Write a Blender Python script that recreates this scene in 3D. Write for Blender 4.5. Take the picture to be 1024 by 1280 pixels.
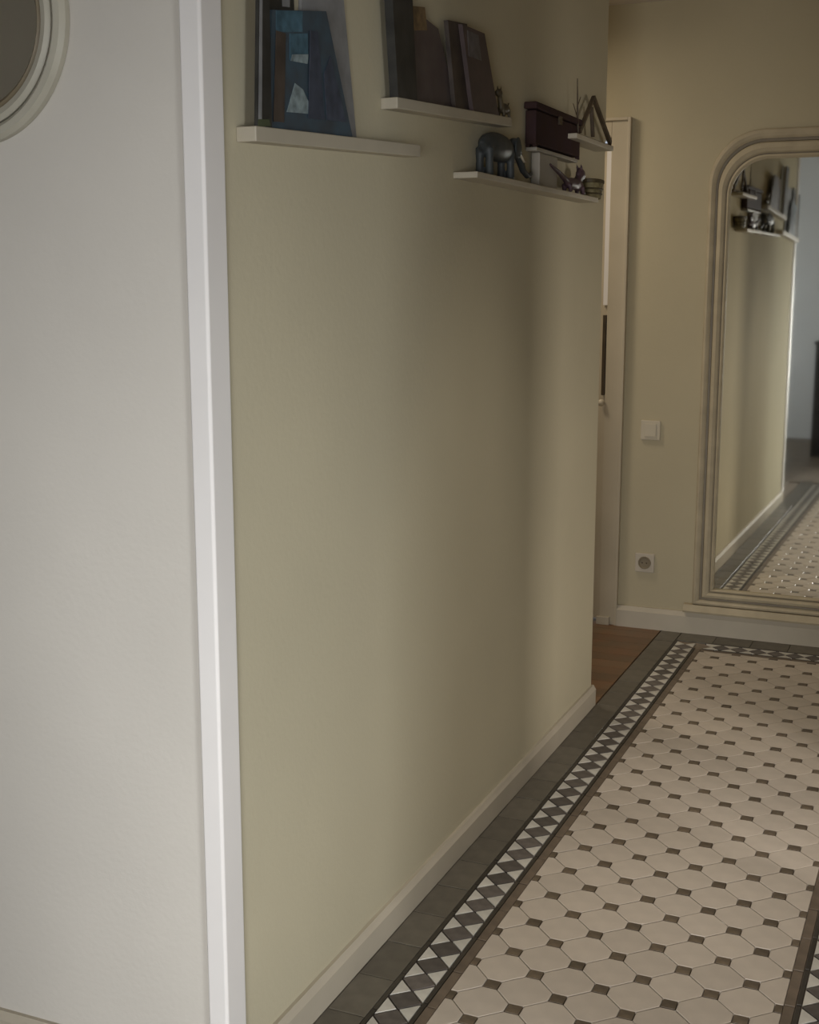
import bpy, bmesh, math, random
from mathutils import Vector, Matrix
random.seed(7)
S = bpy.context.scene
COL = S.collection
for o in list(bpy.data.objects): bpy.data.objects.remove(o)

# ------------------------------------------------------------ camera
CAM_H = 1.43
F = 1600.0                                   # focal length in pixels of a 1024 x 1280 frame
yd = Vector((703.0, 290.0, -F)).normalized() # hall axis seen in camera axes
pit = math.atan2(290.0, F)
up = Vector((0, math.cos(pit), math.sin(pit)))
xd = yd.cross(up).normalized()
R = Matrix((xd, yd, up))                     # camera axes -> world axes
cd = bpy.data.cameras.new('camera'); cam = bpy.data.objects.new('camera', cd); COL.objects.link(cam)
M4 = R.to_4x4(); M4.translation = Vector((0, 0, CAM_H)); cam.matrix_world = M4
cd.sensor_fit = 'VERTICAL'; cd.sensor_height = 32.0; cd.lens = F / 1280.0 * 32.0
cd.clip_start = 0.02
S.camera = cam

# ------------------------------------------------------------ light and exposure
S.view_settings.view_transform = 'Standard'
S.view_settings.look = 'None'
S.view_settings.gamma = 1.0
S.view_settings.use_curve_mapping = False
S.view_settings.exposure = -0.06
w = bpy.data.worlds.new('world'); S.world = w; w.use_nodes = True
w.node_tree.nodes['Background'].inputs[0].default_value = (0.75, 0.85, 1.0, 1)
w.node_tree.nodes['Background'].inputs[1].default_value = 0.6
def area(name, loc, target, sx, sy, power, col, spread=180):
    l = bpy.data.lights.new(name, 'AREA'); l.shape = 'RECTANGLE'; l.size = sx; l.size_y = sy
    l.energy = power; l.color = col; l.spread = math.radians(spread)
    o = bpy.data.objects.new(name, l); COL.objects.link(o); o.location = loc
    o.rotation_euler = (Vector(target) - Vector(loc)).to_track_quat('-Z', 'Y').to_euler()
    return o
LIGHTS = [
 ('right_window_daylight', (1.93, 0.20, 0.95), (-1.25, 1.9, 0.55), 0.8, 1.0, 7.4, (0.93, 0.97, 1.0), 62),
 ('rear_window_daylight', (0.15, -1.57, 0.95), (-0.5, 4.0, 0.10), 1.1, 1.1, 21, (0.96, 0.97, 0.98), 75),
 ('side_room_daylight', (1.55, 2.05, 1.25), (-1.0, 3.80, 0.45), 0.35, 0.5, 5.4, (1.0, 0.93, 0.86), 75),
 ('hall_overhead_fill', (-0.52, 2.9, 2.47), (-0.52, 2.9, 0), 0.2, 0.2, 2.4, (1.0, 0.93, 0.84), 60),  # added overhead fill for floor and lower walls, no fixture
 ('passage_light', (-2.1, 4.62, 2.42), (-1.3, 4.7, 0.3), 0.3, 0.3, 8.8, (1.0, 0.88, 0.72), 140),
 ('right_wide_fill', (1.95, 0.0, 1.15), (-1.5, 0.0, 1.1), 0.9, 1.0, 0.8, (0.90, 0.95, 1.0), 180),  # added wide fill lamp, lifts the rear wall and wall tops
 ('rear_wall_fill', (-3.15, -0.30, 1.20), (-0.9, -1.6, 1.1), 0.9, 1.0, 10.0, (0.86, 0.93, 1.0), 130),  # added lamp, brightens the rear wall seen in the tall mirror
]
for L_ in LIGHTS: area(*L_)

# ------------------------------------------------------------ image pixel -> world helpers
def ray(x, y): return R @ Vector((x - 512.0, -(y - 640.0), -F))
def onX(x, y, X):
    d = ray(x, y); t = X / d.x; return (d.y * t, d.z * t + CAM_H)      # (Y, Z)

# ------------------------------------------------------------ materials
MATS = {}
def mat(name, col, rough=0.6, var=0.06, scale=8.0, bump=0.0, bscale=60.0, metal=0.0, spec=0.4, objvar=0.0, col2=None, coat=0.0):
    if name in MATS: return MATS[name]
    m = bpy.data.materials.new(name); m.use_nodes = True; nt = m.node_tree; b = nt.nodes['Principled BSDF']
    tc = nt.nodes.new('ShaderNodeTexCoord')
    n = nt.nodes.new('ShaderNodeTexNoise'); n.inputs['Scale'].default_value = scale; n.inputs['Detail'].default_value = 4
    nt.links.new(tc.outputs['Object'], n.inputs['Vector'])
    mx = nt.nodes.new('ShaderNodeMix'); mx.data_type = 'RGBA'
    c2 = col2 or tuple(min(1, c * (1 + 2 * var)) for c in col)
    c1 = col if col2 else tuple(c * (1 - 2 * var) for c in col)
    mr = nt.nodes.new('ShaderNodeMapRange'); mr.inputs[1].default_value = 0.3; mr.inputs[2].default_value = 0.7
    nt.links.new(n.outputs['Fac'], mr.inputs[0]); nt.links.new(mr.outputs[0], mx.inputs[0])
    mx.inputs[6].default_value = (*c1, 1); mx.inputs[7].default_value = (*c2, 1)
    out = mx.outputs[2]
    if objvar > 0:
        oi = nt.nodes.new('ShaderNodeObjectInfo')
        r2 = nt.nodes.new('ShaderNodeMapRange'); r2.inputs[3].default_value = 1 - objvar; r2.inputs[4].default_value = 1 + objvar
        nt.links.new(oi.outputs['Random'], r2.inputs[0])
        hs = nt.nodes.new('ShaderNodeHueSaturation'); nt.links.new(r2.outputs[0], hs.inputs['Value'])
        nt.links.new(out, hs.inputs['Color']); out = hs.outputs['Color']
    nt.links.new(out, b.inputs['Base Color'])
    b.inputs['Roughness'].default_value = rough; b.inputs['Metallic'].default_value = metal
    b.inputs['Specular IOR Level'].default_value = spec
    b.inputs['Coat Weight'].default_value = coat
    if bump > 0:
        n2 = nt.nodes.new('ShaderNodeTexNoise'); n2.inputs['Scale'].default_value = bscale; n2.inputs['Detail'].default_value = 3
        nt.links.new(tc.outputs['Object'], n2.inputs['Vector'])
        bp = nt.nodes.new('ShaderNodeBump'); bp.inputs['Strength'].default_value = bump; bp.inputs['Distance'].default_value = 0.002
        nt.links.new(n2.outputs['Fac'], bp.inputs['Height']); nt.links.new(bp.outputs[0], b.inputs['Normal'])
    MATS[name] = m; return m
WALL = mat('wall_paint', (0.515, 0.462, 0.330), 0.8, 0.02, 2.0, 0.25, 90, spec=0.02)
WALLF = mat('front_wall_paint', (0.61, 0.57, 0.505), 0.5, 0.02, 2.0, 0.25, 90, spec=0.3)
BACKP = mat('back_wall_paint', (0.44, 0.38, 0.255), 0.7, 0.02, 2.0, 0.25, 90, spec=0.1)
CEIL = mat('ceiling_paint', (0.62, 0.56, 0.50), 0.8, 0.02, 2.0)
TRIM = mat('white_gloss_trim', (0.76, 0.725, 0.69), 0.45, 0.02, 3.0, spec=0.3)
BASEB = mat('baseboard_paint', (0.46, 0.405, 0.315), 0.6, 0.03, 6.0, spec=0.12)
FRAME = mat('cream_frame_paint', (0.42, 0.355, 0.245), 0.6, 0.05, 12.0, 0.2, 80, spec=0.12)
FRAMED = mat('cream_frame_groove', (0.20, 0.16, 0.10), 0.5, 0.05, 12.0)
ROUNDF = mat('round_frame_paint', (0.43, 0.40, 0.32), 0.45, 0.05, 9.0, 0.3, 60)
DOORP = mat('door_paint', (0.47, 0.405, 0.295), 0.5, 0.03, 5.0)
DARKM = mat('dark_bronze', (0.07, 0.05, 0.03), 0.45, 0.1, 20, metal=0.4)
PLAST = mat('cream_plastic', (0.50, 0.44, 0.33), 0.35, 0.02, 10)
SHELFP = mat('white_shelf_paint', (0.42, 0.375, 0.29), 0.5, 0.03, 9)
GROUT = mat('tile_grout', (0.24, 0.195, 0.15), 0.9, 0.1, 40, 0.4, 120)
OCT = mat('octagon_ceramic', (0.51, 0.44, 0.365), 0.38, 0.04, 14, 0.15, 60, objvar=0.06)
DOT = mat('brown_dot_ceramic', (0.12, 0.09, 0.06), 0.4, 0.15, 40, 0.15, 60, objvar=0.2)
WHT = mat('white_triangle_ceramic', (0.55, 0.52, 0.46), 0.35, 0.06, 30, 0.1, 60, objvar=0.08)
DIA = mat('charcoal_diamond_ceramic', (0.105, 0.09, 0.08), 0.4, 0.15, 40, 0.1, 60, objvar=0.3)
LIND = mat('dark_liner_ceramic', (0.04, 0.033, 0.025), 0.45, 0.1, 40, objvar=0.2)
LINB = mat('brown_liner_ceramic', (0.14, 0.105, 0.075), 0.45, 0.1, 30, objvar=0.12)
MARG = mat('grey_brown_ceramic', (0.125, 0.11, 0.085), 0.42, 0.08, 25, 0.1, 60, objvar=0.12)
PLANK = mat('red_brown_wood', (0.17, 0.085, 0.04), 0.4, 0.15, 10, 0.2, 60, objvar=0.25, col2=(0.13, 0.085, 0.045))
NEARF = mat('near_room_floor', (0.20, 0.16, 0.12), 0.5, 0.08, 6)
MIR = bpy.data.materials.new('silvered_glass'); MIR.use_nodes = True
_b = MIR.node_tree.nodes['Principled BSDF']; _b.inputs['Metallic'].default_value = 1; _b.inputs['Roughness'].default_value = 0.03
_b.inputs['Base Color'].default_value = (0.92, 0.90, 0.80, 1)
GLASS = bpy.data.materials.new('window_glass'); GLASS.use_nodes = True
_b = GLASS.node_tree.nodes['Principled BSDF']; _b.inputs['Transmission Weight'].default_value = 1; _b.inputs['Roughness'].default_value = 0.0; _b.inputs['IOR'].default_value = 1.02

# ------------------------------------------------------------ mesh helpers
class MB:
    def __init__(s): s.v = []; s.f = []
    def add(s, vs, fs):
        n = len(s.v); s.v += [tuple(v) for v in vs]; s.f += [tuple(i + n for i in f) for f in fs]; return s
    def box(s, a, b, M=None):
        x0, y0, z0 = a; x1, y1, z1 = b
        vs = [(x0,y0,z0),(x1,y0,z0),(x1,y1,z0),(x0,y1,z0),(x0,y0,z1),(x1,y0,z1),(x1,y1,z1),(x0,y1,z1)]
        if M: vs = [M @ Vector(v) for v in vs]
        return s.add(vs, [(0,3,2,1),(4,5,6,7),(0,1,5,4),(1,2,6,5),(2,3,7,6),(3,0,4,7)])
    def prism(s, pts, d):                    # pts: 3D polygon, d: extrusion vector
        n = len(pts); d = Vector(d); a = [Vector(p) for p in pts]; b = [p + d for p in a]
        return s.add(a + b, [tuple(range(n))[::-1], tuple(range(n, 2 * n))] + [(i, (i + 1) % n, n + (i + 1) % n, n + i) for i in range(n)])
    def tube(s, pts, rads, seg=10):
        pts = [Vector(p) for p in pts]; rings = []
        for i, p in enumerate(pts):
            t = (pts[min(i + 1, len(pts) - 1)] - pts[max(i - 1, 0)]).normalized()
            a = t.cross(Vector((0, 0, 1)))
            if a.length < 1e-3: a = t.cross(Vector((1, 0, 0)))
            a.normalize(); b = t.cross(a)
            r = rads[i] if isinstance(rads, (list, tuple)) else rads
            rings.append([p + (a * math.cos(k * 2 * math.pi / seg) + b * math.sin(k * 2 * math.pi / seg)) * r for k in range(seg)])
        vs = [v for r in rings for v in r]; fs = []
        for i in range(len(rings) - 1):
            for k in range(seg):
                k2 = (k + 1) % seg; fs.append((i * seg + k, i * seg + k2, (i + 1) * seg + k2, (i + 1) * seg + k))
        fs.append(tuple(range(seg))[::-1]); fs.append(tuple(range((len(rings) - 1) * seg, len(rings) * seg)))
        return s.add(vs, fs)
    def ball(s, c, r, seg=16, rings=10):
        rx, ry, rz = r if isinstance(r, (list, tuple)) else (r, r, r); vs = [(c[0], c[1], c[2] - rz)]; fs = []
        for i in range(1, rings):
            t = math.pi * i / rings
            for k in range(seg):
                p = 2 * math.pi * k / seg
                vs.append((c[0] + rx * math.sin(t) * math.cos(p), c[1] + ry * math.sin(t) * math.sin(p), c[2] - rz * math.cos(t)))
        vs.append((c[0], c[1], c[2] + rz)); L = len(vs) - 1
        for k in range(seg):
            k2 = (k + 1) % seg
            fs.append((0, 1 + k2, 1 + k)); fs.append((L, L - seg + k, L - seg + k2))
            for i in range(rings - 2):
                a = 1 + i * seg; fs.append((a + k, a + k2, a + seg + k2, a + seg + k))
        return s.add(vs, fs)
    def lathe(s, prof, origin, axis='y', seg=96, closed=False):   # prof: (radius, height along axis)
        vs = []; fs = []; n = len(prof)
        for k in range(seg):
            a = 2 * math.pi * k / seg
            for r, h in prof:
                if axis == 'y': vs.append((origin[0] + r * math.cos(a), origin[1] + h, origin[2] + r * math.sin(a)))
                elif axis == 'z': vs.append((origin[0] + r * math.cos(a), origin[1] + r * math.sin(a), origin[2] + h))
                else: vs.append((origin[0] + h, origin[1] + r * math.cos(a), origin[2] + r * math.sin(a)))
        for k in range(seg):
            k2 = (k + 1) % seg
            for i in range(n if closed else n - 1):
                j = (i + 1) % n
                fs.append((k * n + i, k * n + j, k2 * n + j, k2 * n + i))
        return s.add(vs, fs)
    def build(s, name, m, parent=None, bevel=0.0, smooth=False, remesh=0.0):
        me = bpy.data.meshes.new(name); me.from_pydata(s.v, [], s.f)
        bm = bmesh.new(); bm.from_mesh(me); bmesh.ops.recalc_face_normals(bm, faces=bm.faces); bm.to_mesh(me); bm.free()
        me.materials.append(m)
        o = bpy.data.objects.new(name, me); COL.objects.link(o)
        if parent:
            o.parent = parent
            if parent.type == 'EMPTY': me.transform(Matrix.Translation(-parent.location))
            elif parent.parent and parent.parent.type == 'EMPTY': me.transform(Matrix.Translation(-parent.parent.location))
        if bevel > 0:
            b = o.modifiers.new('bevel', 'BEVEL'); b.width = bevel; b.segments = 2; b.limit_method = 'ANGLE'
        if remesh > 0:
            r = o.modifiers.new('remesh', 'REMESH'); r.mode = 'VOXEL'; r.voxel_size = remesh; r.use_smooth_shade = True
            c = o.modifiers.new('soft', 'CORRECTIVE_SMOOTH'); c.iterations = 3; c.use_only_smooth = True
        if smooth:
            for p in me.polygons: p.use_smooth = True
        return o
def thing(name, loc, label, cat, group=None):
    o = bpy.data.objects.new(name, None); COL.objects.link(o); o.location = loc; o.empty_display_size = 0.05
    o['label'] = label; o['category'] = cat
    if group: o['group'] = group
    return o
def tag(o, label, cat, group=None):
    o['label'] = label; o['category'] = cat
    if group: o['group'] = group
    return o
def struct(o): o['kind'] = 'structure'; return o

# ------------------------------------------------------------ the setting
XL = -1.095      # hall left wall
XR = -0.025      # hall right wall
YF = 1.735       # front face of the wall with the round mirror
YE = 4.10        # far end of the hall left wall
YB = 5.15        # back wall
ZC = 2.485       # ceiling

wl = MB().box((XL - 0.14, YF + 0.001, 0), (XL, YE, ZC)).build('wall_left', WALL, bevel=0.006); struct(wl)
wf = MB().box((-3.2, YF, 0), (XL - 0.001, YF + 0.12, ZC)).build('wall_front_left', WALLF); struct(wf)
wp = MB().box((-3.2, YE - 0.12, 0), (XL - 0.141, YE, ZC)).build('wall_passage', WALL); struct(wp)
wb = MB().box((-2.40, YB, 0), (0.2, YB + 0.12, ZC))
# door opening in the back wall: left of x=-1.348
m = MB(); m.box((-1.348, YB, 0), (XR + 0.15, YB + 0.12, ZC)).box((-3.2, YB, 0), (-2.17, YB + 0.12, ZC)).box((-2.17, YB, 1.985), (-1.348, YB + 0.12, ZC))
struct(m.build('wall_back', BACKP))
struct(MB().box((-3.32, YE - 0.12, 0), (-3.2, YB + 0.12, ZC)).build('wall_passage_end', BACKP))
# right wall with a doorway between Y 2.85 and 3.65
m = MB().box((XR, YF, 0), (XR + 0.12, 2.85, ZC)).box((XR, 3.65, 0), (XR + 0.12, YB, ZC)).box((XR, 2.85, 2.05), (XR + 0.12, 3.65, ZC))
struct(m.build('wall_right', WALL))
m = MB().box((XR + 0.121, YF, 0), (2.0, YF + 0.12, ZC)).box((XR + 0.121, 4.4, 0), (2.0, 4.52, ZC)).box((1.9, YF + 0.12, 0), (2.0, 4.4, ZC))
struct(m.build('wall_side_room', WALLF))
# near room, behind and beside the camera: window in the rear wall
m = MB(); Y0, Y1 = -1.72, -1.60
m.box((-3.2, Y0, 0), (-0.45, Y1, ZC)).box((0.75, Y0, 0), (2.0, Y1, ZC)).box((-0.45, Y0, 0), (0.75, Y1, 0.35)).box((-0.45, Y0, 1.75), (0.75, Y1, ZC))
# window opening is glazed; the daylight lamp stands in the opening
struct(m.build('wall_rear', mat('rear_wall_painted_light', (0.70, 0.72, 0.74), 0.6, 0.02, 2.0)))  # paler and cooler than the other walls, window light put into the colour
struct(MB().box((-3.32, Y0, 0), (-3.2, -0.85, ZC)).box((-3.32, 0.25, 0), (-3.2, YF + 0.12, ZC)).box((-3.32, -0.85, 0), (-3.2, 0.25, 0.6)).box((-3.32, -0.85, 1.8), (-3.2, 0.25, ZC)).build('wall_near_left', WALLF))
wn3 = struct(MB().box((-3.2, -0.89, 0.56), (-3.18, -0.85, 1.84)).box((-3.2, 0.25, 0.56), (-3.18, 0.29, 1.84)).box((-3.2, -0.85, 0.56), (-3.18, 0.25, 0.6)).box((-3.2, -0.85, 1.8), (-3.18, 0.25, 1.84)).build('added_window_3', TRIM))  # invented window, added to house the lamp that brightens the rear wall
MB().box((-3.31, -0.85, 0.6), (-3.30, 0.25, 1.8)).build('pane', GLASS, wn3)
struct(MB().box((2.0, Y0, 0), (2.12, -0.70, ZC)).box((2.0, 0.50, 0), (2.12, 4.52, ZC)).box((2.0, -0.70, 0), (2.12, 0.50, 0.5)).box((2.0, -0.70, 1.8), (2.12, 0.50, ZC)).build('wall_near_right', WALLF))
wn2 = struct(MB().box((1.98, -0.74, 0.46), (2.0, -0.70, 1.84)).box((1.98, 0.50, 0.46), (2.0, 0.54, 1.84)).box((1.98, -0.70, 0.46), (2.0, 0.50, 0.5)).box((1.98, -0.70, 1.8), (2.0, 0.50, 1.84)).build('window_2', TRIM))
MB().box((2.10, -0.70, 0.5), (2.11, 0.50, 1.8)).build('pane', GLASS, wn2)
struct(MB().box((-3.4, -1.8, ZC), (2.2, 5.4, ZC + 0.1)).build('ceiling', CEIL))
wn = struct(MB().box((-0.49, -1.60, 0.31), (-0.45, -1.58, 1.79)).box((0.75, -1.60, 0.31), (0.79, -1.58, 1.79)).box((-0.45, -1.60, 0.31), (0.75, -1.58, 0.35)).box((-0.45, -1.60, 1.75), (0.75, -1.58, 1.79)).build('window_1', TRIM))
MB().box((-0.45, -1.71, 0.35), (0.75, -1.70, 1.75)).build('pane', GLASS, wn)

# corner guard on the outside corner
t = MB()
t.add([(-1.127, YF - 0.009, 0.0), (-1.127, YF - 0.009, ZC), (-1.127, YF, ZC), (-1.127, YF, 0)], [(0, 1, 2, 3)])
g = MB().prism([(-1.128, YF, 0), (-1.128, YF - 0.004, 0), (-1.124, YF - 0.009, 0), (-1.092, YF - 0.009, 0), (XL + 0.007, YF - 0.005, 0), (XL + 0.007, YF + 0.052, 0), (XL + 0.003, YF + 0.057, 0), (XL, YF + 0.057, 0), (XL, YF, 0)], (0, 0, ZC))
struct(g.build('trim_1', TRIM, bevel=0.0015))
# baseboards
def bb_prof(h, t): return [(0, 0), (t, 0), (t, h * 0.80), (t * 0.72, h * 0.90), (t * 0.5, h), (0, h)]
m = MB().prism([(XL + d, YF + 0.058, z) for d, z in bb_prof(0.070, 0.016)], (0, YE - YF - 0.058, 0)); struct(m.build('baseboard_left', BASEB))
m = MB().prism([(-3.2, YF - d, z) for d, z in bb_prof(0.07, 0.016)], (3.2 - 1.129, 0, 0)); struct(m.build('baseboard_front', BASEB))
m = MB().prism([(-1.270, YB - d, z) for d, z in bb_prof(0.088, 0.024)], (1.27 + XR, 0, 0)); struct(m.build('baseboard_back', BASEB))
m = MB().prism([(XR - d, 3.65, z) for d, z in bb_prof(0.07, 0.016)], (0, YB - 3.67, 0)).prism([(XR - d, YF, z) for d, z in bb_prof(0.07, 0.016)], (0, 2.85 - YF, 0)); struct(m.build('baseboard_right', BASEB))

# door in the back wall, mostly behind the end of the left wall
dr = struct(MB().box((-2.168, YB + 0.03, 0.012), (-1.362, YB + 0.07, 1.968)).build('door_1', DOORP))
cs = MB()
def casing(a, b):  # stepped flat casing
    return [(a, 0, 0)]
cs.box((-1.347, YB - 0.016, 0), (-1.270, YB, 2.060)).box((-2.247, YB - 0.016, 0), (-2.170, YB, 2.060)).box((-2.170, YB - 0.016, 1.985), (-1.347, YB, 2.060))
cs.box((-1.282, YB - 0.024, 0), (-1.270, YB - 0.016, 2.060)).box((-2.247, YB - 0.024, 2.048), (-1.282, YB - 0.016, 2.060)).box((-2.247, YB - 0.024, 0), (-2.235, YB - 0.016, 2.048))
cs.build('door_casing', DOORP, dr, bevel=0.002)
MB().box((-1.362, YB, 0), (-1.348, YB + 0.09, 1.985)).build('door_jamb', DOORP, dr)
for (xa, xb, za, zb) in ((-2.07, -1.46, 0.15, 0.85), (-2.07, -1.46, 1.0, 1.85)):
    MB().box((xa, YB + 0.022, za), (xb, YB + 0.03, zb)).build('door_panel', DOORP, dr, bevel=0.004)
l = MB().box((-1.366, YB - 0.010, 1.330), (-1.3485, YB + 0.004, 1.950)).build('painted_light_strip', TRIM, dr); l['label'] = 'white strip standing in for light on the door edge'  # white strip imitates the light along the jamb edge
l = MB().box((-1.364, YB - 0.016, 0.965), (-1.350, YB - 0.002, 1.290)).build('lock_plate', DARKM, dr, bevel=0.002); l['label'] = 'narrow dark lock plate'
l = MB().ball((-1.360, YB - 0.022, 0.935), 0.015).build('door_knob', PLAST, dr, smooth=True)
MB().box((-1.356, YB - 0.030, 0.0), (-1.300, YB - 0.0165, 0.034)).build('plinth_block', BASEB, dr, bevel=0.002)

# ------------------------------------------------------------ floor and its tiles
fl = struct(MB().box((-3.32, -1.8, -0.12), (2.12, 5.27, -0.006)).build('floor', GROUT))
A = 0.0703; XF0 = -0.8763; XF1 = XF0 + 9 * A; YREF = 2.506; YTOP = YREF + 34 * A; YLOW = YREF - 8 * A - A * 0
YIND = YREF - 8 * A          # nearest row whose tiles are separate objects
def clip(poly, xa, xb, ya, yb):
    def cut(p, f, inter):
        out = []
        for i in range(len(p)):
            a, b = p[i], p[(i + 1) % len(p)]
            if f(a): out.append(a)
            if f(a) != f(b): out.append(inter(a, b))
        return out
    def lx(c): return lambda a, b: (c, a[1] + (b[1] - a[1]) * (c - a[0]) / (b[0] - a[0]))
    def ly(c): return lambda a, b: (a[0] + (b[0] - a[0]) * (c - a[1]) / (b[1] - a[1]), c)
    p = cut(poly, lambda q: q[0] >= xa - 1e-9, lx(xa))
    if p: p = cut(p, lambda q: q[0] <= xb + 1e-9, lx(xb))
    if p: p = cut(p, lambda q: q[1] >= ya - 1e-9, ly(ya))
    if p: p = cut(p, lambda q: q[1] <= yb + 1e-9, ly(yb))
    r = []
    for q in p:
        if not r or (abs(q[0] - r[-1][0]) + abs(q[1] - r[-1][1])) > 1e-5: r.append(q)
    if len(r) > 1 and (abs(r[0][0] - r[-1][0]) + abs(r[0][1] - r[-1][1])) < 1e-5: r.pop()
    return r
cache = {}
def tile_mesh(poly, m, key):
    if key in cache: return cache[key]
    n = len(poly); cx = sum(p[0] for p in poly) / n; cy = sum(p[1] for p in poly) / n
    ins = [(p[0] + (cx - p[0]) * 0.03, p[1] + (cy - p[1]) * 0.03) for p in poly]
    vs = [(x, y, -0.0065) for x, y in poly] + [(x, y, -0.0008) for x, y in poly] + [(x, y, 0.0) for x, y in ins]
    fs = [tuple(range(2 * n, 3 * n))] + [(i, (i + 1) % n, n + (i + 1) % n, n + i) for i in range(n)] + [(n + i, n + (i + 1) % n, 2 * n + (i + 1) % n, 2 * n + i) for i in range(n)]
    me = bpy.data.meshes.new(key); me.from_pydata(vs, [], fs)
    bm = bmesh.new(); bm.from_mesh(me); bmesh.ops.recalc_face_normals(bm, faces=bm.faces)
    if max(bm.faces, key=lambda f: len(f.verts) if f.calc_center_median().z > -1e-5 else 0).normal.z < 0:
        bmesh.ops.reverse_faces(bm, faces=bm.faces)
    bm.to_mesh(me); bm.free(); me.materials.append(m); cache[key] = me; return me
def tile(name, poly, m, c, key):
    o = bpy.data.objects.new(name, tile_mesh(poly, m, key)); COL.objects.link(o)
    o.location = (c[0], c[1], random.uniform(-0.0004, 0.0004)); o.parent = fl; return o
near = {}
def near_tile(kind, poly, m, c):
    mb, _ = near.setdefault(kind, (MB(), m))
    mb.prism([(x + c[0], y + c[1], -0.0065) for x, y in poly], (0, 0, 0.0065))
D = 0.0155; J = 0.0011
octp = [(A - D - J, D - J * .4), (D - J * .4, A - D - J), (-(D - J * .4), A - D - J), (-(A - D - J), D - J * .4), (-(A - D - J), -(D - J * .4)), (-(D - J * .4), -(A - D - J)), (D - J * .4, -(A - D - J)), (A - D - J, -(D - J * .4))]
dotp = [(D - J, D - J), (-(D - J), D - J), (-(D - J), -(D - J)), (D - J, -(D - J))]
for j in range(-22, 35):
    for i in range(0, 10):
        c = (XF0 + i * A, YREF + j * A)
        odd = (i + j) % 2
        base = octp if odd else dotp
        mm = OCT if odd else DOT; nm = 'octagon_tile' if odd else 'dot_tile'
        e = (i == 0, i == 9, j == 34)
        p = clip(base, XF0 - c[0] if e[0] else -1, XF1 - c[0] if e[1] else 1, -1, 0 if e[2] else 1) if any(e) else base
        if len(p) < 3: continue
        if j >= -8: tile(nm, p, mm, c, '%s_%d%d%d' % (nm, *e))
        else: near_tile(nm, p, mm, c)
# borders: brown liner, dark liner, diamonds with white triangles, dark liner, margin
WB, WD, WP = 0.023, 0.011, 0.0745
def border_rows():
    # (side, fn) maps strip coordinates (s along, t outward from the field edge) to floor x,y
    YLN = YREF - 22 * A
    out = WB + 2 * WD + WP
    yield 'left', (lambda s, t: (XF0 - t, s)), YLN, YTOP
    yield 'right', (lambda s, t: (XF1 + t, s)), YLN, YTOP
    yield 'back', (lambda s, t: (s, YTOP + t)), XF0, XF1
P = 0.0726; g_ = 0.0010
def rect(fn, s0, s1, t0, t1, name, m, zone):
    a = [fn(s0 + g_, t0 + g_), fn(s1 - g_, t0 + g_), fn(s1 - g_, t1 - g_), fn(s0 + g_, t1 - g_)]
    c = (sum(p[0] for p in a) / 4, sum(p[1] for p in a) / 4)
    loc = [(p[0] - c[0], p[1] - c[1]) for p in a]
    if zone: tile(name, loc, m, c, '%s_%.4f_%.4f' % (name, loc[0][0], loc[0][1]))
    else: near_tile(name, loc, m, c)
def poly_t(fn, pts, name, m, zone, key):
    a = [fn(*q) for q in pts]; c = (sum(p[0] for p in a) / len(a), sum(p[1] for p in a) / len(a))
    loc = [(p[0] - c[0], p[1] - c[1]) for p in a]
    if zone: tile(name, loc, m, c, key)
    else: near_tile(name, loc, m, c)
T1 = WB; T2 = WB + WD; T3 = T2 + WP; T4 = T3 + WD
for side, fn, s0, s1 in border_rows():
    vert = side != 'back'
    # liners, 14.5 cm pieces laid back from the far end
    for t0, t1, nm, mm in ((0, T1, 'brown_liner_tile', LINB), (T1, T2, 'dark_liner_tile', LIND), (T3, T4, 'dark_liner_tile', LIND)):
        a, b = (s0, s1 + t1) if vert else (s0, s1)
        s = b
        while s > a + 1e-6:
            q = max(a, s - 0.145); 
            if s - q > 0.012: rect(fn, q, s, t0, t1, nm, mm, (not vert) or q >= YIND - 0.15)
            s = q
    # patterned strip
    a, b = (s0, s1 + T3) if vert else (s0 - T2 * 0, s1)
    n = int((b - a) / P) if vert else round((b - a) / P)
    pp = P if vert else (b - a) / n
    off = ((b - 2.170) % P) if vert else 0
    tm = (T2 + T3) / 2
    for k in range(n):
        hi = b - off - k * pp if vert else b - k * pp
        lo = hi - pp; mid = (lo + hi) / 2; z = (not vert) or lo >= YIND - 0.15
        # triangles with their bases on the edges between lo and hi, diamonds centred on lo
        poly_t(fn, [(lo + .0055, T2 + g_), (hi - .0055, T2 + g_), (mid, tm - .0035)], 'white_triangle_tile', WHT, z, 'wt_in_' + side)
        poly_t(fn, [(lo + .0055, T3 - g_), (hi - .0055, T3 - g_), (mid, tm + .0035)], 'white_triangle_tile', WHT, z, 'wt_out_' + side)
        if k < n - 1 or vert:
            h = pp / 2 - 0.0012; v = WP / 2 - 0.0012
            poly_t(fn, [(lo - h, tm), (lo, tm - v), (lo + h, tm), (lo, tm + v)], 'charcoal_diamond_tile', DIA, z, 'dia_' + side)
    # plain margin
    if side == 'left':
        s = YB - 0.024
        while s > s0:
            q = s - 0.145; rect(fn, q, s, T4, -(XL + 0.016) + XF0 + 0.0 if q < YE else 0.202, 'margin_tile', MARG, q >= YIND - 0.15); s = q
    elif side == 'right':
        s = YB - 0.024
        while s > s0:
            q = s - 0.145; rect(fn, q, s, T4, XR - 0.016 - XF1, 'margin_tile', MARG, q >= YIND - 0.15); s = q
    else:
        s = XF1 + T4
        while s > XF0 - T4 + 0.02:
            q = max(s - 0.145, XF0 - T4); rect(fn, q, s, T4, YB - 0.024 - YTOP, 'margin_tile', MARG, True); s = q
for kind, (mb, m) in near.items():
    o = mb.build(kind, m, fl); o['kind'] = 'stuff'
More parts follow.
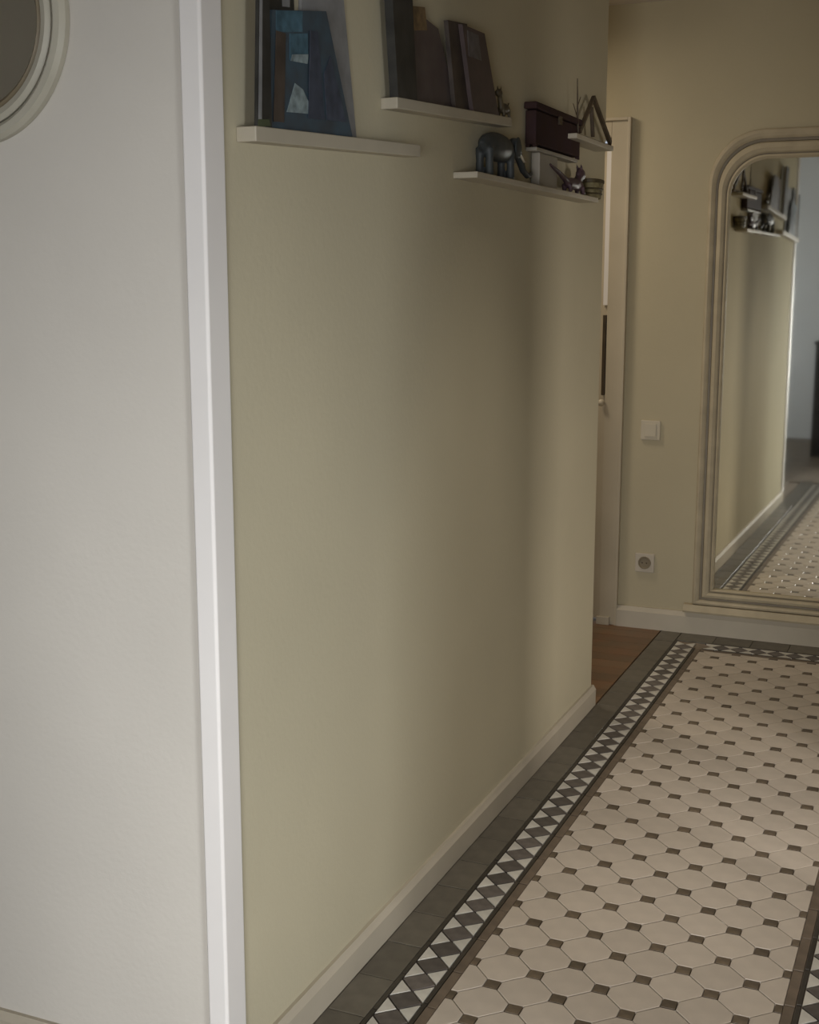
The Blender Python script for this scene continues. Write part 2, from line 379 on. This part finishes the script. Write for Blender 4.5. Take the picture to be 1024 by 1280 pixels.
# passage floor boards
k = 0; y = YE + 0.004
while y < YB - 0.03:
    h = min(0.088, YB - 0.002 - y)
    for xa, xb in (((-2.6, -1.75), (-1.75, -1.082)) if k % 2 else ((-2.9, -2.1), (-2.1, -1.40), (-1.40, -1.082))):
        MB().box((xa + .001, y, -0.008), (xb - .001, y + h - 0.002, 0.0)).build('floorboard', PLANK, fl)
    y += 0.088; k += 1
# near room boards (outside the frame)
ng = MB(); yl = YREF - 22 * A
x = -3.2
for k in range(30):
    ng.box((x, -1.58, -0.008), (x + 0.168, (YF if x + .17 < XL else yl - 0.01), 0.0)); x += 0.17
o = ng.build('floorboard', NEARF, fl); o['kind'] = 'stuff'

# ------------------------------------------------------------ tall mirror on the back wall
tm_ = thing('wall_mirror', (-0.56, YB - 0.03, 0.09), 'tall cream framed mirror with rounded top corners on the back wall above the tiled floor', 'mirror')
OX0, OX1, OZ0, OZ1, RR = -0.957, -0.163, 0.125, 1.992, 0.20
def outline(wd, n=14):
    x0, x1, z0, z1 = OX0 + wd, OX1 - wd, OZ0 + wd * 0.85, OZ1 - wd * 1.35; r = RR - wd * 0.75
    p = [(x0, z0)]
    for k in range(n + 1):
        a = math.pi - math.pi / 2 * k / n; p.append((x0 + r + r * math.cos(a), z1 - r + r * math.sin(a)))
    for k in range(n + 1):
        a = math.pi / 2 - math.pi / 2 * k / n; p.append((x1 - r + r * math.cos(a), z1 - r + r * math.sin(a)))
    p.append((x1, z0)); return p
def sweep(prof):  # prof: (inset, height off the wall)
    m = MB(); rings = []
    for wd, d in prof:
        rings.append([(x, YB - d, z) for x, z in outline(wd)])
    n = len(rings[0])
    vs = [v for r in rings for v in r]; fs = []
    for i in range(len(rings)):
        j = (i + 1) % len(rings)
        for k in range(n): 
            k2 = (k + 1) % n; fs.append((i * n + k, i * n + k2, j * n + k2, j * n + k))
    return m.add(vs, fs)
sweep([(0, 0.003), (0, 0.020), (0.004, 0.027), (0.012, 0.030), (0.020, 0.026), (0.026, 0.020), (0.026, 0.003)]).build('outer_moulding', FRAME, tm_, smooth=False)
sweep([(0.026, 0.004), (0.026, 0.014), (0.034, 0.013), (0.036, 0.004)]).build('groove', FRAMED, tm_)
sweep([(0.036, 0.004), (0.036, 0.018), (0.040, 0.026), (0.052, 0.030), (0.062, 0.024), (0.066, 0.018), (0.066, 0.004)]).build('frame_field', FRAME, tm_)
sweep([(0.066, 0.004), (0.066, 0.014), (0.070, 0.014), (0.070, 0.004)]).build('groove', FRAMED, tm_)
sweep([(0.070, 0.004), (0.070, 0.022), (0.075, 0.025), (0.081, 0.018), (0.081, 0.004)]).build('inner_bead', FRAME, tm_)
MB().prism([(OX0 - 0.034, YB - 0.003, 0.092), (OX0 - 0.034, YB - 0.040, 0.092), (OX0 - 0.034, YB - 0.044, 0.100), (OX0 - 0.034, YB - 0.036, 0.112), (OX0 - 0.034, YB - 0.030, 0.124), (OX0 - 0.034, YB - 0.003, 0.124)], (OX1 - OX0 + 0.068, 0, 0)).build('base_rail', FRAME, tm_)
gp = outline(0.074)
gl = MB().prism([(x, YB - 0.010, z) for x, z in gp], (0, 0.004, 0)).build('mirror_glass', MIR, tm_)
# the glass sits a fraction of a degree out of square in its rebate
gc = Vector((-0.56, YB - 0.010, 1.0)) - tm_.location
YAW, LEAN = math.radians(-0.45), math.radians(0.12)
gl.matrix_local = Matrix.Translation(gc) @ Matrix.Rotation(YAW, 4, 'Z') @ Matrix.Rotation(LEAN, 4, 'X') @ Matrix.Translation(-gc)

# ------------------------------------------------------------ round mirror on the front left wall
rc = (-1.526, YF, 1.842); RO = 0.194
rm = thing('round_mirror', (rc[0], YF, rc[2]), 'round wall mirror in a wide cream frame, cut off by the upper left corner', 'mirror')
MB().lathe([(RO, -0.001), (RO, -0.012), (RO - 0.006, -0.020), (RO - 0.016, -0.022), (RO - 0.022, -0.017), (RO - 0.026, -0.001)], rc, closed=True).build('outer_rim', ROUNDF, rm, smooth=False)
MB().lathe([(RO - 0.026, -0.001), (RO - 0.026, -0.015), (RO - 0.034, -0.020), (RO - 0.044, -0.017), (RO - 0.045, -0.001)], rc, closed=True).build('frame_field', ROUNDF, rm)
MB().lathe([(RO - 0.045, -0.001), (RO - 0.045, -0.012), (RO - 0.051, -0.017), (RO - 0.058, -0.010), (RO - 0.058, -0.001)], rc, closed=True).build('inner_bead', FRAMED, rm)
MB().lathe([(0.0, -0.006), (RO - 0.057, -0.006), (RO - 0.057, -0.002), (0, -0.002)], rc, seg=64).build('mirror_glass', MIR, rm)

# ------------------------------------------------------------ switch and socket
sw = thing('light_switch', (-1.156, YB, 0.83), 'small square cream light switch between the door frame and the tall mirror', 'light switch')
MB().box((-1.196, YB - 0.009, 0.789), (-1.116, YB, 0.869)).build('plate', PLAST, sw, bevel=0.003)
MB().box((-1.180, YB - 0.013, 0.803), (-1.132, YB - 0.0085, 0.855)).build('rocker', PLAST, sw, bevel=0.0015)
so = thing('wall_socket', (-1.162, YB, 0.277), 'round-holed cream power socket low on the back wall above the baseboard', 'socket')
MB().box((-1.202, YB - 0.009, 0.237), (-1.122, YB, 0.317)).build('plate', mat('socket_plastic', (0.47, 0.41, 0.32), 0.4, 0.02), so, bevel=0.003)
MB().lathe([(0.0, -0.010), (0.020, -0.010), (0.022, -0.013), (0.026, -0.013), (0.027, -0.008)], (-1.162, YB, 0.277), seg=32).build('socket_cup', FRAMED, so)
for dx in (-0.009, 0.009):
    MB().lathe([(0.0, -0.0125), (0.0032, -0.0125), (0.0032, -0.0095)], (-1.162 + dx, YB, 0.277), seg=12).build('hole', DARKM, so)

# ------------------------------------------------------------ shelves
def shelf(y0, z0, y1, z1, xf, th, label):
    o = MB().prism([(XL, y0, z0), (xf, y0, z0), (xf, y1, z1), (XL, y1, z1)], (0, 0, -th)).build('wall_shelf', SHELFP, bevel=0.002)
    return tag(o, label, 'shelf', 'small white wall shelves')
XS = -1.058
a = onX(320, 157, XS); b = onX(526, 181, XS)
shelf(a[0], a[1], b[0], b[1], XS, 0.024, 'white wall shelf under the blue book, nearest the corner')
SH1 = (a, b)
a = onX(497, 121, XS); b = onX(640, 147, XS)
shelf(a[0], a[1], b[0], b[1], XS, 0.022, 'white wall shelf under the dark and purple books')
SH2 = (a, b)
def ztop(s, y): return s[0][1] + (s[1][1] - s[0][1]) * (y - s[0][0]) / (s[1][0] - s[0][0])
XS3 = -1.036
a3 = onX(597, 214, XS3); z3 = a3[1]
shelf(a3[0], z3, a3[0] + 1.03, z3, XS3, 0.014, 'low narrow wall shelf carrying the small elephant and the purple figurine')
SH3 = z3
b4 = onX(767, 183, XS3); z4 = b4[1]
shelf(b4[0] - 0.40, z4, min(b4[0], YE), z4, XS3, 0.014, 'small wall shelf under the wooden triangle, nearest the door')

# ------------------------------------------------------------ books
def book(px, X, th, cov, pages, label, shelf_line=None, depth_dir=-1, picture=None, group='books on the wall shelves'):
    """px: four image corners (bottom near, bottom far, top far, top near) of the cover facing the hall, in plane X."""
    q = [onX(x, y, X) for x, y in px]
    if shelf_line:
        q[0] = (q[0][0], ztop(shelf_line, q[0][0])); q[1] = (q[1][0], ztop(shelf_line, q[1][0]))
    t = thing('book', (X - th / 2, (q[0][0] + q[1][0]) / 2, min(q[0][1], q[1][1])), label, 'book', group)
    cxy = (sum(p[0] for p in q) / 4, sum(p[1] for p in q) / 4)
    b = 0.0025
    f = [(X, p[0], p[1]) for p in q]
    m = MB().prism(f, (-b, 0, 0)).prism([(X - th + b, p[0], p[1]) for p in q], (-b, 0, 0))
    # spine along the near edge
    s = [(X - b, q[0][0], q[0][1]), (X - b, q[0][0] + b, q[0][1]), (X - b, q[3][0] + b, q[3][1]), (X - b, q[3][0], q[3][1])]
    m.prism(s, (-(th - 2 * b), 0, 0)); m.build('cover', cov, t)
    ins = [(cxy[0] + (p[0] - cxy[0]) * 0.955, cxy[1] + (p[1] - cxy[1]) * 0.965) for p in q]
    MB().prism([(X - b, p[0], p[1]) for p in ins], (-(th - 2 * b), 0, 0)).build('pages', pages, t)
    for k_, (pm, pts, nm) in enumerate(picture or []):
        pl = [onX(x, y, X) for x, y in pts]
        MB().prism([(X + 0.0006 + 0.0004 * k_, p[0], p[1]) for p in pl], (-0.001, 0, 0)).build(nm, pm, t)
    return t
PAGE = mat('book_pages', (0.38, 0.35, 0.30), 0.8, 0.06, 60)
PAGEL = mat('pale_pages', (0.42, 0.43, 0.42), 0.8, 0.06, 60)
BLUE = mat('blue_cover', (0.05, 0.085, 0.115), 0.5, 0.1, 22, col2=(0.045, 0.055, 0.065))
TEAL = mat('teal_print', (0.055, 0.115, 0.155), 0.5, 0.2, 40)
PALEP = mat('pale_grey_print', (0.20, 0.25, 0.26), 0.5, 0.2, 60)
BLK = mat('black_cover', (0.028, 0.027, 0.024), 0.5, 0.2, 20)
BRN = mat('brown_cover', (0.055, 0.042, 0.034), 0.5, 0.2, 20)
GRYL = mat('grey_lavender_cover', (0.22, 0.22, 0.22), 0.5, 0.1, 20)
PUR = mat('mauve_cover', (0.075, 0.055, 0.055), 0.5, 0.12, 20, col2=(0.10, 0.08, 0.075))
PUR2 = mat('plum_cover', (0.085, 0.058, 0.058), 0.5, 0.15, 30, col2=(0.06, 0.045, 0.042))
OCH = mat('ochre_print', (0.18, 0.12, 0.06), 0.5, 0.2, 40)
NAVY = mat('navy_print', (0.045, 0.055, 0.08), 0.5, 0.15, 40)
book([(374, 154), (446, 160), (428, -20), (378, -45)], -1.088, 0.006, GRYL, PAGEL, 'tall pale grey book standing behind the blue book, its edge showing', SH1)
book([(326, 157), (372, 158), (366, -60), (330, -70)], -1.081, 0.006, BLK, PAGE, 'tall black book standing behind the left side of the blue book', SH1,
     picture=[(GRYL, [(353, 8), (362, 9), (362, -50), (350, -50)], 'pale_strip')])
book([(336, 158), (441, 159), (408, 14), (340, 12)], -1.070, 0.010, BLUE, PAGEL, 'blue picture book leaning on the wall on the nearest shelf', SH1,
     picture=[(TEAL, [(345, 40), (378, 40), (378, 14), (345, 13)], 'sky_print'), (TEAL, [(362, 75), (385, 75), (384, 42), (362, 42)], 'teal_print'),
              (PALEP, [(358, 140), (392, 143), (378, 112), (368, 104)], 'pale_figure_print'), (NAVY, [(408, 150), (432, 153), (412, 70), (404, 92)], 'navy_print'),
              (BRN, [(341, 152), (354, 153), (356, 42), (344, 38)], 'dark_print'), (PALEP, [(362, 76), (383, 80), (384, 68), (364, 68)], 'pale_band_print'), (NAVY, [(384, 148), (404, 150), (396, 40), (386, 38)], 'dark_blue_print')])
# thin picture card with a pale edge at the near end
book([(322, 159), (340, 159), (336, -50), (324, -60)], -1.062, 0.006, BLK, PAGEL, 'thin black book with a pale edge, leftmost on the nearest shelf', SH1,
     picture=[(GRYL, [(323, 150), (327, 150), (328, -30), (325, -30)], 'pale_edge'), (mat('dark_green_cloth', (0.06, 0.07, 0.035), 0.7, 0.1), [(322, 158), (338, 158), (336, 149), (323, 149)], 'green_foot')])
# second shelf
book([(498, 123), (522, 125), (513, -60), (487, -70)], -1.062, 0.018, BLK, PAGE, 'tall black book standing at the near end of the second shelf', SH2)
book([(517, 124), (572, 134), (548, 36), (510, 5)], -1.083, 0.008, PUR, PAGE, 'mauve book with an ochre picture leaning on the second shelf', SH2,
     picture=[(OCH, [(512, 38), (534, 38), (531, 9), (512, 7)], 'ochre_print')])
book([(570, 134), (594, 138), (584, 30), (560, 25)], -1.072, 0.010, BRN, PAGE, 'dark brown book between the mauve and the plum book', SH2)
book([(592, 138), (624, 142), (606, 42), (578, 30)], -1.061, 0.010, PUR2, PAGE, 'plum coloured book leaning at the far side of the second shelf', SH2,
     picture=[(mat('grey_print', (0.11, 0.10, 0.105), 0.5, 0.15, 40), [(586, 70), (602, 76), (598, 44), (584, 38)], 'grey_print')])
# small olive animal at the end of shelf 2
OLV = mat('olive_brown_wood', (0.065, 0.05, 0.028), 0.55, 0.15, 30)
a = onX(630, 143, -1.072); y = a[0]; zt = ztop(SH2, y)
m = MB().ball((-1.072, y, zt + 0.020), (0.012, 0.030, 0.013)).tube([(-1.072, y - 0.020, zt + 0.022), (-1.072, y - 0.032, zt + 0.045), (-1.072, y - 0.045, zt + 0.052)], [0.008, 0.006, 0.006]).ball((-1.072, y - 0.040, zt + 0.052), (0.009, 0.016, 0.009))
for sx in (-1, 1):
    for sy in (-0.018, 0.018): m.tube([(-1.072 + sx * 0.007, y + sy, zt + 0.0005), (-1.072 + sx * 0.007, y + sy, zt + 0.02)], 0.0042, 8)
    m.tube([(-1.072 + sx * 0.004, y - 0.036, zt + 0.058), (-1.072 + sx * 0.005, y - 0.034, zt + 0.070)], [0.003, 0.0015], 6)
m.tube([(-1.072, y + 0.026, zt + 0.026), (-1.072, y + 0.038, zt + 0.040)], [0.003, 0.002], 6)
tag(m.build('animal_figurine', OLV, remesh=0.0022), 'tiny olive brown animal figurine at the far end of the second shelf', 'figurine')

# ------------------------------------------------------------ ornaments on the low shelf
ELE = mat('dark_slate_clay', (0.040, 0.045, 0.046), 0.55, 0.15, 30, 0.2, 60)
ex, z = -1.067, SH3
ey0 = onX(600, 211, ex)[0]; ey1 = onX(640, 211, ex)[0]
yc = (ey0 + ey1) / 2; L = (ey1 - ey0)
el = thing('elephant_figurine', (ex, yc, z), 'small dark slate elephant figurine standing on the low wall shelf', 'figurine')
m = MB().ball((ex, yc, z + 0.072), (0.024, L * 0.50, 0.034))
for sx in (-0.012, 0.012):
    for yy in (yc - L * 0.36, yc + L * 0.30):
        m.tube([(ex + sx, yy, z + 0.0005), (ex + sx, yy, z + 0.035), (ex + sx, yy, z + 0.065)], [0.011, 0.0095, 0.012], 10)
hy = yc + L * 0.50
m.ball((ex, hy + 0.015, z + 0.082), (0.018, 0.034, 0.025))
m.tube([(ex, hy + 0.03, z + 0.078), (ex, hy + 0.060, z + 0.058), (ex, hy + 0.085, z + 0.034), (ex, hy + 0.12, z + 0.022), (ex, hy + 0.155, z + 0.030)], [0.013, 0.011, 0.009, 0.0075, 0.006], 10)
m.tube([(ex, yc - L * 0.48, z + 0.08), (ex, yc - L * 0.54, z + 0.05)], [0.004, 0.002], 6)
m.build('body', ELE, el, remesh=0.003)
for sx in (-1, 1):
    e = MB().ball((ex + sx * 0.018, hy - 0.006, z + 0.080), (0.004, 0.022, 0.026)); e.build('ear', ELE, el, smooth=True)
    MB().tube([(ex + sx * 0.010, hy + 0.038, z + 0.066), (ex + sx * 0.012, hy + 0.06, z + 0.052), (ex + sx * 0.012, hy + 0.078, z + 0.054)], [0.0035, 0.003, 0.001], 8).build('tusk', mat('ivory_clay', (0.35, 0.30, 0.22), 0.4), el, smooth=True)

# white pedestal + brown box
by0 = onX(670, 190, -1.058)[0]; by1 = onX(728, 190, -1.058)[0]
zb = onX(695, 190, -1.058)[1]
PEDP = mat('pedestal_paint', (0.30, 0.27, 0.22), 0.5, 0.05, 9)
pd = thing('pedestal', (-1.078, (by0 + by1) / 2, SH3), 'small pale block pedestal carrying the brown box on the low shelf', 'stand')
MB().box((-1.090, by0 + 0.06, SH3), (-1.066, by0 + 0.22, zb - 0.010)).build('block', PEDP, pd, bevel=0.003)
MB().box((-1.093, by0 + 0.02, zb - 0.010), (-1.062, by1 - 0.03, zb)).build('top_plate', PEDP, pd, bevel=0.002)
BOXB = mat('dark_brown_box_wood', (0.040, 0.021, 0.015), 0.8, 0.2, 14, spec=0.15, col2=(0.042, 0.023, 0.026))
bx = thing('wooden_box', (-1.077, (by0 + by1) / 2, zb), 'dark brown wooden box with a lid standing on the pale block', 'box')
MB().box((-1.092, by0 + 0.010, zb + 0.006), (-1.062, by1 - 0.010, zb + 0.092)).build('box_body', BOXB, bx, bevel=0.004)
MB().box((-1.094, by0 + 0.002, zb + 0.094), (-1.058, by1 + 0.0, zb + 0.112)).build('lid', BOXB, bx, bevel=0.004)
for sx in (-1.086, -1.067):
    for sy in (by0 + 0.02, by1 - 0.02):
        MB().box((sx - 0.005, sy - 0.006, zb), (sx + 0.005, sy + 0.006, zb + 0.007)).build('foot', BOXB, bx)
MB().box((-1.062, (by0 + by1) / 2 - 0.012, zb + 0.075), (-1.057, (by0 + by1) / 2 + 0.012, zb + 0.097)).build('clasp', DARKM, bx)

# purple crouching figurine
PRP = mat('dark_purple_clay', (0.050, 0.028, 0.034), 0.5, 0.2, 30, 0.2, 60)
px_ = -1.049
fy0 = onX(688, 232, px_)[0]; fy1 = onX(734, 238, px_)[0]; L = fy1 - fy0
m = MB()
z = SH3
m.ball((px_, fy0 + L * 0.62, z + 0.026), (0.0115, L * 0.26, 0.017))
m.ball((px_, fy0 + L * 0.80, z + 0.056), (0.012, 0.032, 0.018))
m.tube([(px_, fy0 + L * 0.68, z + 0.03), (px_, fy0 + L * 0.78, z + 0.055)], [0.012, 0.010])
m.tube([(px_, fy0 + L * 0.42, z + 0.030), (px_, fy0 + L * 0.22, z + 0.046), (px_, fy0 - L * 0.02, z + 0.062)], [0.009, 0.007, 0.004], 8)
for sx in (-1, 1):
    m.tube([(px_ + sx * 0.005, fy0 + L * 0.78, z + 0.066), (px_ + sx * 0.007, fy0 + L * 0.74, z + 0.085)], [0.005, 0.002], 8)
    for yy in (0.45, 0.80): m.tube([(px_ + sx * 0.009, fy0 + L * yy, z + 0.0005), (px_ + sx * 0.009, fy0 + L * (yy - 0.02), z + 0.022)], [0.006, 0.007], 8)
tag(m.build('cat_figurine', PRP, remesh=0.0026), 'dark purple crouching cat-like figurine below the brown box', 'figurine')

# olive wicker basket at the end of the low shelf
oy = onX(741, 243, -1.065)[0]
OLW = mat('olive_wicker', (0.13, 0.11, 0.055), 0.7, 0.25, 60, 0.4, 80)
OLD = mat('dark_olive_rim', (0.05, 0.038, 0.018), 0.6, 0.2, 60)
bk = thing('basket', (-1.065, oy, SH3), 'small olive wicker basket with a dark rim at the far end of the low shelf', 'basket')
def squash(mb, cy, k): mb.v = [(v[0], cy + (v[1] - cy) * k, v[2]) for v in mb.v]; return mb
squash(MB().lathe([(0.0, 0.0), (0.022, 0.0), (0.028, 0.045), (0.026, 0.045), (0.020, 0.003), (0, 0.003)], (-1.065, oy, SH3), 'z', 28), oy, 2.1).build('basket_wall', OLW, bk)
squash(MB().lathe([(0.0265, 0.044), (0.031, 0.046), (0.031, 0.054), (0.0265, 0.056)], (-1.065, oy, SH3), 'z', 28, True), oy, 2.1).build('rim', OLD, bk)
for h in (0.014, 0.028):
    r = 0.022 + 0.006 * h / 0.045
    squash(MB().lathe([(r, h - 0.003), (r + 0.0025, h), (r, h + 0.003)], (-1.065, oy, SH3), 'z', 28), oy, 2.1).build('weave_band', OLD, bk)

# ------------------------------------------------------------ wooden triangle on the last shelf
tx = -1.066
TRW = mat('dark_triangle_wood', (0.070, 0.048, 0.028), 0.55, 0.2, 20)
ya = onX(722, 172, tx)[0]; yb_ = onX(765, 182, tx)[0]; yp, zp = onX(742, 122, tx)
tr = thing('wooden_triangle', (tx, (ya + yb_) / 2, z4), 'open triangular wooden ornament standing on the shelf nearest the door', 'ornament')
def bar(a, b, wd, name, parent, mt, X=tx, th=0.010):
    a = Vector((0, *a)); b = Vector((0, *b)); d = (b - a).normalized(); n = Vector((0, -d.z, d.y)) * wd / 2
    return MB().prism([(X - th / 2, *(a + n).yz), (X - th / 2, *(b + n).yz), (X - th / 2, *(b - n).yz), (X - th / 2, *(a - n).yz)], (th, 0, 0)).build(name, mt, parent)
bar((ya, z4 + 0.005), (yb_, z4 + 0.005), 0.010, 'base_bar', tr, TRW)
bar((ya + 0.02, z4 + 0.017), (yp, zp), 0.010, 'side_bar', tr, TRW)
bar((yb_ - 0.02, z4 + 0.017), (yp, zp), 0.014, 'side_bar', tr, TRW)
bar(((ya + yb_) / 2 - 0.03, z4 + 0.017), (yp - 0.02, zp - 0.03), 0.009, 'inner_strut', tr, TRW)
# thin dry twig standing beside it
ty, tz = onX(722, 98, -1.06); 
tw = MB().tube([(-1.06, ty + 0.02, z4 + 0.0005), (-1.06, ty + 0.01, z4 + 0.06), (-1.06, ty, tz)], [0.0035, 0.0028, 0.0012], 8)
tw.tube([(-1.06, ty + 0.011, z4 + 0.05), (-1.062, ty - 0.03, z4 + 0.085)], [0.002, 0.001], 6).tube([(-1.06, ty + 0.005, z4 + 0.08), (-1.058, ty + 0.03, z4 + 0.11)], [0.002, 0.001], 6)
tag(tw.build('dry_twig', TRW), 'thin dry twig standing upright beside the wooden triangle', 'twig')

# ------------------------------------------------------------ dark cabinet in the near room, glimpsed in the tall mirror
cb = thing('cabinet', (-0.98, -0.60, 0), 'dark low cabinet glimpsed at the right edge of the tall mirror', 'cabinet')
CAB = mat('black_brown_cabinet', (0.03, 0.027, 0.03), 0.4, 0.1, 10)
MB().box((-1.19, -0.80, 0.0), (-0.75, -0.42, 0.90)).build('body', CAB, cb, bevel=0.004)
MB().box((-1.20, -0.81, 0.90), (-0.74, -0.40, 0.925)).build('top', CAB, cb, bevel=0.003)
for xa in (-1.185, -0.967):
    d = MB().box((xa, -0.42, 0.06), (xa + 0.212, -0.402, 0.88)).build('door', CAB, cb, bevel=0.003)
    MB().box((xa + 0.09, -0.402, 0.50), (xa + 0.12, -0.388, 0.52)).build('handle', DARKM, d)
